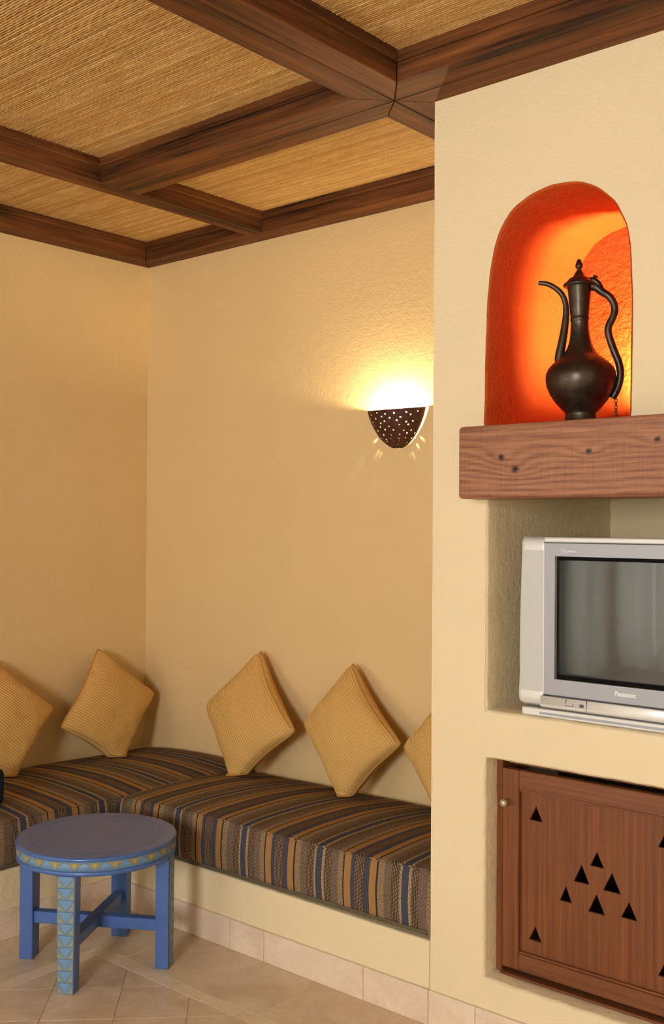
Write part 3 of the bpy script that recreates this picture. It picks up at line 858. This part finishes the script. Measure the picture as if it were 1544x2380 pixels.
# ================================================================== MANTEL
bm = bmesh.new(); add_box(bm, 2.3293, PX1, -.8576, -.70, 1.4719, 1.662, .010, 4)
mant = bobj('mantel_shelf', bm, MAT['mantel'], None, True)
md = mant.modifiers.new('wn', 'WEIGHTED_NORMAL')
tag(mant, 'thick knotty reddish wooden mantel beam under the orange niche', 'shelf')

# ================================================================== EWER
def ewer_mat():
    m = N('blackened_bronze'); co = m.coord(); n1 = m.noise(co, 18, 5, .65); n2 = m.noise(co, 90, 4, .7)
    c = m.ramp(n1, [(.3, srgb(52, 44, 36)), (.7, srgb(88, 78, 66))])
    c = m.mix(m.math('GREATER_THAN', n2, .70), c, srgb(120, 108, 92))
    m.bump(n2, .15, .002)
    return m.fin(c, m.math('ADD', .24, m.math('MULTIPLY', n1, .25)), .75, spec=.5)
MAT['ewer'] = ewer_mat()
EX, EY, EZ = 2.585, -.66, 1.662
K = .00027568; BASEY = 2360.0                     # metres per traced unit, base line
prof = [(1, 2360), (172, 2360), (172, 2340), (160, 2300), (148, 2250), (150, 2225), (182, 2192), (250, 2112), (296, 2040), (322, 1970), (331, 1900), (324, 1850), (305, 1810), (268, 1768), (222, 1730), (180, 1698), (172, 1692), (150, 1660), (125, 1620), (106, 1570), (94, 1510), (86, 1450), (83, 1400), (84, 1372), (90, 1362), (91, 1342), (86, 1332), (86, 1318), (90, 1310), (90, 1292), (92, 1285), (98, 1200), (108, 1100), (114, 1045), (114, 1035), (1, 1035)]
e_h = Vector((math.cos(.45), math.sin(.45), 0)); fs = 1/math.cos(YAW-.45)
ewer = empty('ewer', (EX, EY, EZ)); ewer.rotation_euler = (.018*math.sin(.45), -.018*math.cos(.45), 0); ewer.scale = (1, 1, 1.02); tag(ewer, 'tall dark bronze ewer with long spout standing in the orange niche', 'jug')
def zc(y): return (BASEY-y)*K
V, Fc = lathe([(r*K, zc(y)) for r, y in prof], 0, 0, 48)
o = obj('body', V, Fc, MAT['ewer'], ewer, True)
lid_p = [(1, 1040), (148, 1040), (154, 1030), (150, 1018), (128, 1000), (112, 985), (98, 968), (80, 960), (62, 948), (46, 925), (34, 905), (24, 890), (18, 884), (22, 876), (33, 860), (36, 845), (32, 828), (24, 810), (19, 795), (12, 786), (1, 784)]
V, Fc = lathe([(r*K, zc(y)) for r, y in lid_p], 0, 0, 40)
lid = obj('lid', V, Fc, MAT['ewer'], ewer, True)
AX = 938
def E(x, y): return e_h*((x-AX)*K*fs)+Vector((0, 0, zc(y)))
path = smooth_path([E(x, y) for x, y in ((760, 1790), (748, 1700), (775, 1560), (800, 1420), (815, 1290), (810, 1190), (780, 1105), (720, 1040), (655, 1000), (600, 985), (568, 982))], 5)
n = len(path); V, Fc = tube(path, [(50-21*min(1, i/(n*.45)))*K if i < n*.45 else (29-9*(i/n-.45)/.55)*K for i in range(n)], 14)
obj('spout', V, Fc, MAT['ewer'], ewer, True)
path = smooth_path([E(x, y) for x, y in ((1045, 1040), (1090, 1060), (1140, 1105), (1200, 1150), (1240, 1215), (1250, 1290), (1225, 1365), (1195, 1425), (1190, 1490), (1212, 1580), (1245, 1680), (1280, 1780), (1292, 1880), (1275, 1980), (1240, 2060), (1215, 2100))], 5)
V, Fc = tube(path, [(48-13*min(1, i/12))*K for i in range(len(path)-6)]+[(35-2*j)*K for j in range(6)], 12, True, .9)
obj('handle', V, Fc, MAT['ewer'], ewer, True)
V, Fc = tube(smooth_path([E(x, y) for x, y in ((1000, 992), (1050, 990), (1092, 1012), (1120, 1055), (1135, 1100))], 5), [30*K]*21, 10)
obj('hinge', V, Fc, MAT['ewer'], ewer, True)
V, Fc = tube([E(1085, 960)+Vector((0, -.008, 0)), E(1085, 960)+Vector((0, .008, 0))], 14*K, 8); obj('hinge_pin', V, Fc, MAT['ewer'], ewer, True)
chain = None
for k in range(8):
    a0 = E(1248, 2092+k*31); ver = k % 2
    ax1 = e_h if ver else Vector((-e_h.y, e_h.x, 0))*.5+e_h*.4
    ring = [a0+ax1*math.cos(2*PI*q/12)*.0036+Vector((0, 0, math.sin(2*PI*q/12)*.0058)) for q in range(13)]
    V, Fc = tube(ring, .0011, 5, False)
    obj('chain_link', V, Fc, MAT['ewer'], ewer, True)

# ---- lamp hidden behind the right jamb of the niche
def emis(name, col, st):
    m = bpy.data.materials.new(name); m.use_nodes = True; t = m.node_tree; t.nodes.clear()
    e = t.nodes.new('ShaderNodeEmission'); o = t.nodes.new('ShaderNodeOutputMaterial')
    e.inputs[0].default_value = tuple(col)+(1,); e.inputs[1].default_value = st; t.links.new(e.outputs[0], o.inputs[0]); return m
MAT['brass'] = simple('aged_brass', srgb(150, 116, 60), .35, 1.0)
NLX, NLY = 2.665, -.362
nl = empty('niche_lamp', (NLX, NLY, 1.662)); tag(nl, 'small shielded uplight standing hidden behind the right side of the niche', 'lamp')
V, Fc = lathe([(.001, 0), (.026, 0), (.026, .006), (.012, .010), (.010, .03), (.014, .034), (.014, .044), (.001, .044)], 0, 0, 20); obj('lamp_base', V, Fc, MAT['brass'], nl, True)
V, Fc = lathe([(.001, .045), (.008, .048), (.0125, .058), (.0125, .068), (.008, .078), (.001, .081)], 0, 0, 16); obj('bulb', V, Fc, emis('niche_bulb_glow', (1.0, .70, .32), 13000), nl, True)
V, Fc = [], []
for i in range(13):
    a = math.radians(95+190*i/12)
    V += [(.021*math.cos(a), .021*math.sin(a), .03), (.021*math.cos(a), .021*math.sin(a), .079)]
    if i: q = 2*i-2; Fc.append((q, q+2, q+3, q+1))
obj('cup', V, Fc, MAT['brass'], nl, True)
bm = bmesh.new(); add_box(bm, -.042, .045, -.026, -.024, .0, .26); add_box(bm, .043, .045, -.024, .02, .0, .26); bobj('shield', bm, MAT['brass'], nl)

# ================================================================== SCONCE
MAT['sconce'] = simple('dark_pierced_clay', srgb(78, 46, 30), .6, 0, .3, (120, .3), .15)
XS, ZR, WS, DS, HS = 1.482, 1.842, .1265, .095, .149
def g_of(t): return max(0.0, 1-t**1.3)**.5
def spos(a, t):
    gg = g_of(t); return (XS+WS*gg*math.cos(a), -.0014-DS*gg*math.sin(a), ZR-HS*t-.011*math.sin(a)*(1-t))
outer = dense([(0.02, 0.0), (PI-.02, 0.0), (PI-.02, .985), (0.02, .985)], .05)
rows = [(.09, 9), (.20, 9), (.32, 9), (.43, 8), (.54, 8), (.65, 8), (.75, 7), (.84, 6), (.92, 4)]
hol = []
for ri, (t, cnt) in enumerate(rows):
    for k in range(cnt):
        a = PI*(k+.5+(.22 if ri % 2 else -.22)*(1 if 0 < k < cnt-1 else .3))/cnt + random.uniform(-.09, .09); tt = t+random.uniform(-.03, .03)
        if t < .6 and not .30 < a < PI-.30: continue
        gg = g_of(tt); ra = .0031/(max(gg, .2)*(WS+DS)/2); rt_ = .0031/math.hypot(HS, WS*.8)
        if ra*2.4 > PI/cnt*.9: ra = PI/cnt*.32
        hol.append([(a+ra*math.cos(q*PI/4), tt+rt_*math.sin(q*PI/4)) for q in range(8)])
stn = [(.06+i*(PI-.12)/40, .02+j*.95/22) for i in range(41) for j in range(23)]
stn = [p for p in stn if all((p[0]-sum(h[q][0] for q in range(8))/8)**2/((h[0][0]-h[4][0])*.75)**2+(p[1]-sum(h[q][1] for q in range(8))/8)**2/((h[2][1]-h[6][1])*.75)**2 > 1 for h in hol)]
v2, f2 = cdt_faces(outer, hol, stn)
sconce = empty('wall_sconce', (XS, 0, ZR-HS)); tag(sconce, 'half-bowl dark clay wall lamp pierced with dots of light', 'lamp')
sh = inpar(obj('shade', [spos(p[0], p[1]) for p in v2], [tuple(t)[::-1] for t in f2], MAT['sconce'], None, True), sconce)
md = sh.modifiers.new('thick', 'SOLIDIFY'); md.thickness = .0022
BX, BY, BZ = XS+.002, -.044, ZR-.030
V, Fc = lathe([(.001, -.017), (.007, -.014), (.0095, -.006), (.0095, .006), (.007, .013), (.001, .016)], 0, 0, 16)
bulb = obj('bulb', [(a+BX, b+BY, c+BZ) for a, b, c in V], Fc, emis('sconce_bulb_glow', (1.0, .80, .46), 4000), None, True); inpar(bulb, sconce)
inpar(box('bracket', XS-.02, XS+.02, -.036, -.001, ZR-.075, ZR-.058, MAT['sconce']), sconce)
V, Fc = tube([(BX, BY, BZ-.016), (BX, BY+.004, BZ-.034)], .010, 12); inpar(obj('socket', V, Fc, MAT['sconce'], None, True), sconce)

twin = empty('wall_sconce', (0, -1.75, ZR-HS)); twin.rotation_euler = (0, 0, -PI/2*3)
tag(twin, 'twin pierced clay lamp on the left wall, outside the picture', 'lamp')
for ch in list(sconce.children):
    c2 = ch.copy(); COL.objects.link(c2); c2.parent = twin
# ================================================================== TELEVISION
MAT['silver'] = simple('silver_plastic', srgb(222, 222, 218), .38, .15, .5)
MAT['grey_bezel'] = simple('grey_bezel_plastic', srgb(160, 164, 173), .35, .2, .5)
MAT['dark_seam'] = simple('dark_seam_plastic', srgb(60, 60, 62), .5)
MAT['black'] = simple('black_mask', srgb(10, 7, 7), .7, 0, .1)
MAT['white_print'] = simple('white_print', srgb(240, 240, 240), .4)
def grille_mat():
    m = N('speaker_grille_cloth'); co = m.coord(); X = m.sep(co)
    a = m.math('SINE', m.math('MULTIPLY', X[0], 2*PI/.0052)); b = m.math('SINE', m.math('MULTIPLY', X[2], 2*PI/.0052))
    h = m.math('GREATER_THAN', m.math('MULTIPLY', a, b), .25)
    c = m.mix(h, srgb(205, 206, 202), srgb(172, 173, 168)); return m.fin(c, .5, .2)
MAT['grille'] = grille_mat()
def screen_mat():
    m = N('grey_tube_glass'); return m.fin(srgb(74, 78, 75), .07, 0, .5, .1)
MAT['screen'] = screen_mat()
TX0, TX1, TZ0, TZ1, TY = 2.4275, 3.0865, .9227, 1.3735, -.72
TXC = (TX0+TX1)/2
tv = empty('television', (TXC, TY+.2, .9026)); tag(tv, 'silver tube television set in the wall niche', 'television')
def tp(o): return inpar(o, tv)
bm = bmesh.new(); add_box(bm, TX0+.012, TX1-.012, TY+.045, TY+.16, TZ0+.004, TZ1-.004, .008, 2); add_box(bm, TX0+.07, TX1-.07, TY+.15, TY+.42, TZ0+.02, TZ1-.06, .02, 2)
tp(bobj('back_shell', bm, MAT['silver']))
def col_x(z):                                          # outline of the speaker column, fuller low down
    t = (z-TZ0)/(TZ1-TZ0); return TX0+.0045*max(0, t-.12)**1.2*1.3-.003*math.sin(PI*min(1, t*1.1))+(.009*(1-t/.06)**2 if t < .06 else 0)
for sgn in (1, -1):
    V, Fc = [], []; nz = 30; cols = 9; XI = 2.5096
    for j in range(nz+1):
        z = TZ0+(TZ1-TZ0)*j/nz; x0 = col_x(z); t = j/nz
        for i in range(cols+1):
            s = i/cols; x = x0+(XI-x0)*s
            yb_ = TY+.004+.024*(max(0, .16-s)/.16)**2.2 + (.02*(max(0, .04-t)/.04)**2) + (.008*(max(0, t-.98)/.02)**2)
            yb_ -= .006*math.exp(-((t-.07)/.07)**2)
            xx = x if sgn == 1 else 2*TXC-x
            V.append((xx, yb_, z))
    for j in range(nz):
        for i in range(cols): a = j*(cols+1)+i; q = (a, a+1, a+cols+2, a+cols+1); Fc.append(q if sgn == 1 else q[::-1])
    colo = obj('speaker_column', V, Fc, MAT['silver'], None, True); md = colo.modifiers.new('t', 'SOLIDIFY'); md.thickness = .02; md.offset = -1; tp(colo)
    V, Fc = [], []
    for j in range(21):
        z = .967+(1.338-.967)*j/20; x0 = col_x(z)
        t = (z-TZ0)/(TZ1-TZ0)
        for i in range(7):
            s = .16+.80*i/6; x = x0+(XI-x0)*s
            V.append((x if sgn == 1 else 2*TXC-x, TY+.0032+.024*(max(0, .16-s)/.16)**2.2-.006*math.exp(-((t-.07)/.07)**2), z))
    for j in range(20):
        for i in range(6): a = j*7+i; q = (a, a+1, a+8, a+7); Fc.append(q if sgn == 1 else q[::-1])
    tp(obj('speaker_grille', V, Fc, MAT['grille'], None, True))
BX0, BX1 = 2.5096, 2*TXC-2.5096
tp(box('top_rail', BX0-.002, BX1+.002, TY+.002, TY+.05, 1.3585, TZ1-.0005, MAT['silver'], None, .004, 2))
V, Fc = [], []                                          # lower front, softly bulging
for j in range(13):
    t = j/12; z = TZ0+(.9585-TZ0)*t; yb_ = TY-.004-.006*math.sin(PI*(.15+.7*t))+.02*(max(0, .3-t)/.3)**2
    for xx in (BX0-.004, BX1+.004): V.append((xx, yb_, z))
for j in range(12): a = 2*j; Fc.append((a, a+1, a+3, a+2))
lf = obj('lower_front', V, Fc, MAT['silver'], None, True); md = lf.modifiers.new('t', 'SOLIDIFY'); md.thickness = .02; md.offset = -1; tp(lf)
tp(box('seam', BX0, BX1, TY-.001, TY+.02, .9588, .9618, MAT['dark_seam']))
tp(box('seam', BX0, BX1, TY+.0005, TY+.02, 1.3568, 1.3590, MAT['dark_seam']))
SX0_, SX1_, SZ0_, SZ1_ = 2.5415, 2*TXC-2.5415, 1.0035, 1.3232
v2, f2 = cdt_faces([(BX0+.001, .962), (BX1-.001, .962), (BX1-.001, 1.3568), (BX0+.001, 1.3568)], [[(SX0_, SZ0_), (SX1_, SZ0_), (SX1_, SZ1_), (SX0_, SZ1_)]])
bz = obj('bezel', [(p[0], TY, p[1]) for p in v2], [tuple(t) for t in f2], MAT['grey_bezel']); md = bz.modifiers.new('t', 'SOLIDIFY'); md.thickness = .014; md.offset = -1; tp(bz)
tp(box('edge_strip', BX0-.0012, BX0+.0014, TY-.0008, TY+.02, .962, 1.357, MAT['silver']))
v2, f2 = cdt_faces([(SX0_-.004, SZ0_-.004), (SX1_+.004, SZ0_-.004), (SX1_+.004, SZ1_+.004), (SX0_-.004, SZ1_+.004)], [[(SX0_+.002, SZ0_+.011), (SX1_-.002, SZ0_+.011), (SX1_-.002, SZ1_-.010), (SX0_+.002, SZ1_-.010)]])
mk = obj('screen_mask', [(p[0], TY+.012, p[1]) for p in v2], [tuple(t) for t in f2], MAT['black']); tp(mk)
V, Fc = [], []; nn = 24; Rc = 1.7
for j in range(nn+1):
    for i in range(nn+1):
        x = SX0_-.002+(SX1_-SX0_+.004)*i/nn; z = SZ0_-.002+(SZ1_-SZ0_+.004)*j/nn
        V.append((x, TY+.0135+((x-TXC)**2)/(2*Rc)+((z-1.163)**2)/(2*Rc*1.6)-.001, z))
for j in range(nn):
    for i in range(nn): a = j*(nn+1)+i; Fc.append((a, a+1, a+nn+2, a+nn+1))
tp(obj('screen', V, Fc, MAT['screen'], None, True))
tp(box('stand', TX0+.02, TX1-.02, TY-.004, TY+.2, .9032, .9228, MAT['silver'], None, .002, 1))
tp(prism('stand_groove', [(2.50, TY-.0046), (2.62, TY-.0052), (2.90, TY-.0052), (3.01, TY-.0046), (3.01, TY), (2.5, TY)], .9085, .9150, MAT['grey_bezel']))
def fy(z):
    t = (z-TZ0)/(.9585-TZ0); return TY-.004-.006*math.sin(PI*(.15+.7*t))+.02*(max(0, .3-t)/.3)**2
for a in ((2.5795, 2.5805, .940, .9565), (2.5795, 2.600, .9395, .9405), (2.5995, 2.6005, .9395, .946), (2.6375, 2.6385, .932, .9575)):
    tp(box('control_flap_seam', a[0], a[1], fy((a[2]+a[3])/2)-.0006, fy((a[2]+a[3])/2)+.004, a[2], a[3], MAT['dark_seam']))
for k in range(3): tp(box('socket_mark', 2.619+k*.004, 2.622+k*.004, fy(.944)-.0006, fy(.944)+.003, .940, .948, MAT['dark_seam']))
def text(body, x, z, size, mat, ext=.0004, y=TY-.0006, xs=1.0, bold=0.0):
    c = bpy.data.curves.new('lettering', 'FONT'); c.body = body; c.size = size; c.extrude = ext; c.offset = bold
    o = bpy.data.objects.new('lettering_tmp', c); COL.objects.link(o)
    dg = bpy.context.evaluated_depsgraph_get(); me = bpy.data.meshes.new_from_object(o.evaluated_get(dg))
    bpy.data.objects.remove(o); me.materials.clear(); me.materials.append(mat)
    q = bpy.data.objects.new('lettering', me); COL.objects.link(q)
    q.matrix_world = Matrix.Translation((x, y, z)) @ Matrix.Rotation(PI/2, 4, 'X') @ Matrix.Diagonal((xs, 1, 1, 1))
    q.parent = tv; q.matrix_parent_inverse = Matrix.Translation(-Vector(tv.location)); return q
text('Panasonic', 2.711, .9795, .0165, MAT['white_print'], xs=.86, bold=.0005)
text('T', 2.5605, 1.3345, .0115, MAT['white_print'], bold=.0003)
text('au DIGITAL', 2.5685, 1.3345, .0062, MAT['white_print'], xs=1.15, bold=.0002)
tp(box('logo_bar', 2.5535, 2.5735, TY-.001, TY, 1.3418, 1.3430, MAT['white_print']))

# ================================================================== CABINET
cab = empty('built_in_cabinet', (2.64, -.66, .1818)); tag(cab, 'low wooden cabinet with triangle cut-outs set under the television', 'cabinet')
def cp(o, par=None):
    if par: o.parent = par; o.matrix_parent_inverse = Matrix.Translation(-Vector(cab.location)); return o
    return inpar(o, cab)
YC = -.6795
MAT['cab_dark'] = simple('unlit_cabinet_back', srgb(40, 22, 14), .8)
cp(box('jamb', 2.3445, 2.3625, YC, YC+.12, .186, .768, MAT['cab_z'], None, .001, 1))
cp(box('jamb', 2.92, 2.938, YC, YC+.12, .186, .768, MAT['cab_z'], None, .001, 1))
cp(box('head', 2.363, 2.9195, YC+.03, YC+.12, .748, .768, MAT['cab_x'], None, .001, 1))
cp(box('sill', 2.363, 2.9195, YC-.012, YC+.12, .1835, .191, MAT['cab_x'], None, .001, 1))
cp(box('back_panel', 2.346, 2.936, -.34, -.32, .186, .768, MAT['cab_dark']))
door = cp(empty('door', (0, 0, 0))); door.matrix_parent_inverse = Matrix.Translation(-Vector(cab.location))
def dp(o): o.parent = door; return o
DZ0, DZ1, DX0, DX1 = .202, .7405, 2.3635, 2.9185
dp(box('stile', DX0, 2.4145, YC-.002, YC+.022, DZ0, DZ1, MAT['cab_z'], None, .0015, 1))
dp(box('stile', 2*2.641-2.4145, DX1, YC-.002, YC+.022, DZ0, DZ1, MAT['cab_z'], None, .0015, 1))
dp(box('rail', 2.4150, 2*2.641-2.4150, YC-.002, YC+.022, .690, DZ1, MAT['cab_x'], None, .0015, 1))
dp(box('rail', 2.4150, 2*2.641-2.4150, YC-.002, YC+.022, DZ0, .247, MAT['cab_x'], None, .0015, 1))
dp(box('bead', 2.4150, 2*2.641-2.4150, YC+.001, YC+.02, .6835, .6895, MAT['cab_x'], None, .001, 1))
dp(box('bead', 2.4150, 2*2.641-2.4150, YC+.001, YC+.02, .2475, .2535, MAT['cab_x'], None, .001, 1))
def tri(cx, zt, hw=.0195, h=.040): return [(cx, zt), (cx-hw, zt-h), (cx+hw, zt-h)]
M2 = 2*2.641
tris = [tri(2.4605, .650), tri(M2-2.4605, .650), tri(2.6385, .565), tri(2.595, .5225, .0225, .048), tri(2.680, .520, .0245, .050), tri(2.550, .457, .018, .042), tri(2.6375, .456, .0235, .050), tri(2.7265, .457, .022, .044), tri(2.4595, .329), tri(M2-2.4595, .334)]
v2, f2 = cdt_faces([(2.4150, .2535), (M2-2.4150, .2535), (M2-2.4150, .6835), (2.4150, .6835)], tris)
pn = obj('panel', [(p[0], YC+.010, p[1]) for p in v2], [tuple(t) for t in f2], MAT['cab_z']); md = pn.modifiers.new('t', 'SOLIDIFY'); md.thickness = .008; md.offset = -1; dp(pn)
V, Fc = [], []
kp = [(.001, -.030), (.007, -.029), (.0105, -.024), (.011, -.019), (.008, -.013), (.004, -.009), (.0045, -.002), (.006, .0), (.001, 0)]
MAT['knob'] = simple('worn_brass_knob', srgb(206, 192, 156), .4, .7)
for r, s in kp:
    for k in range(20): a = 2*PI*k/20; V.append((2.3805+r*math.cos(a), YC-.002+s, .651+r*math.sin(a)))
for i in range(len(kp)-1):
    for k in range(20): a, b = i*20+k, i*20+(k+1) % 20; Fc.append((a, b, b+20, a+20))
dp(obj('knob', V, Fc, MAT['knob'], None, True))
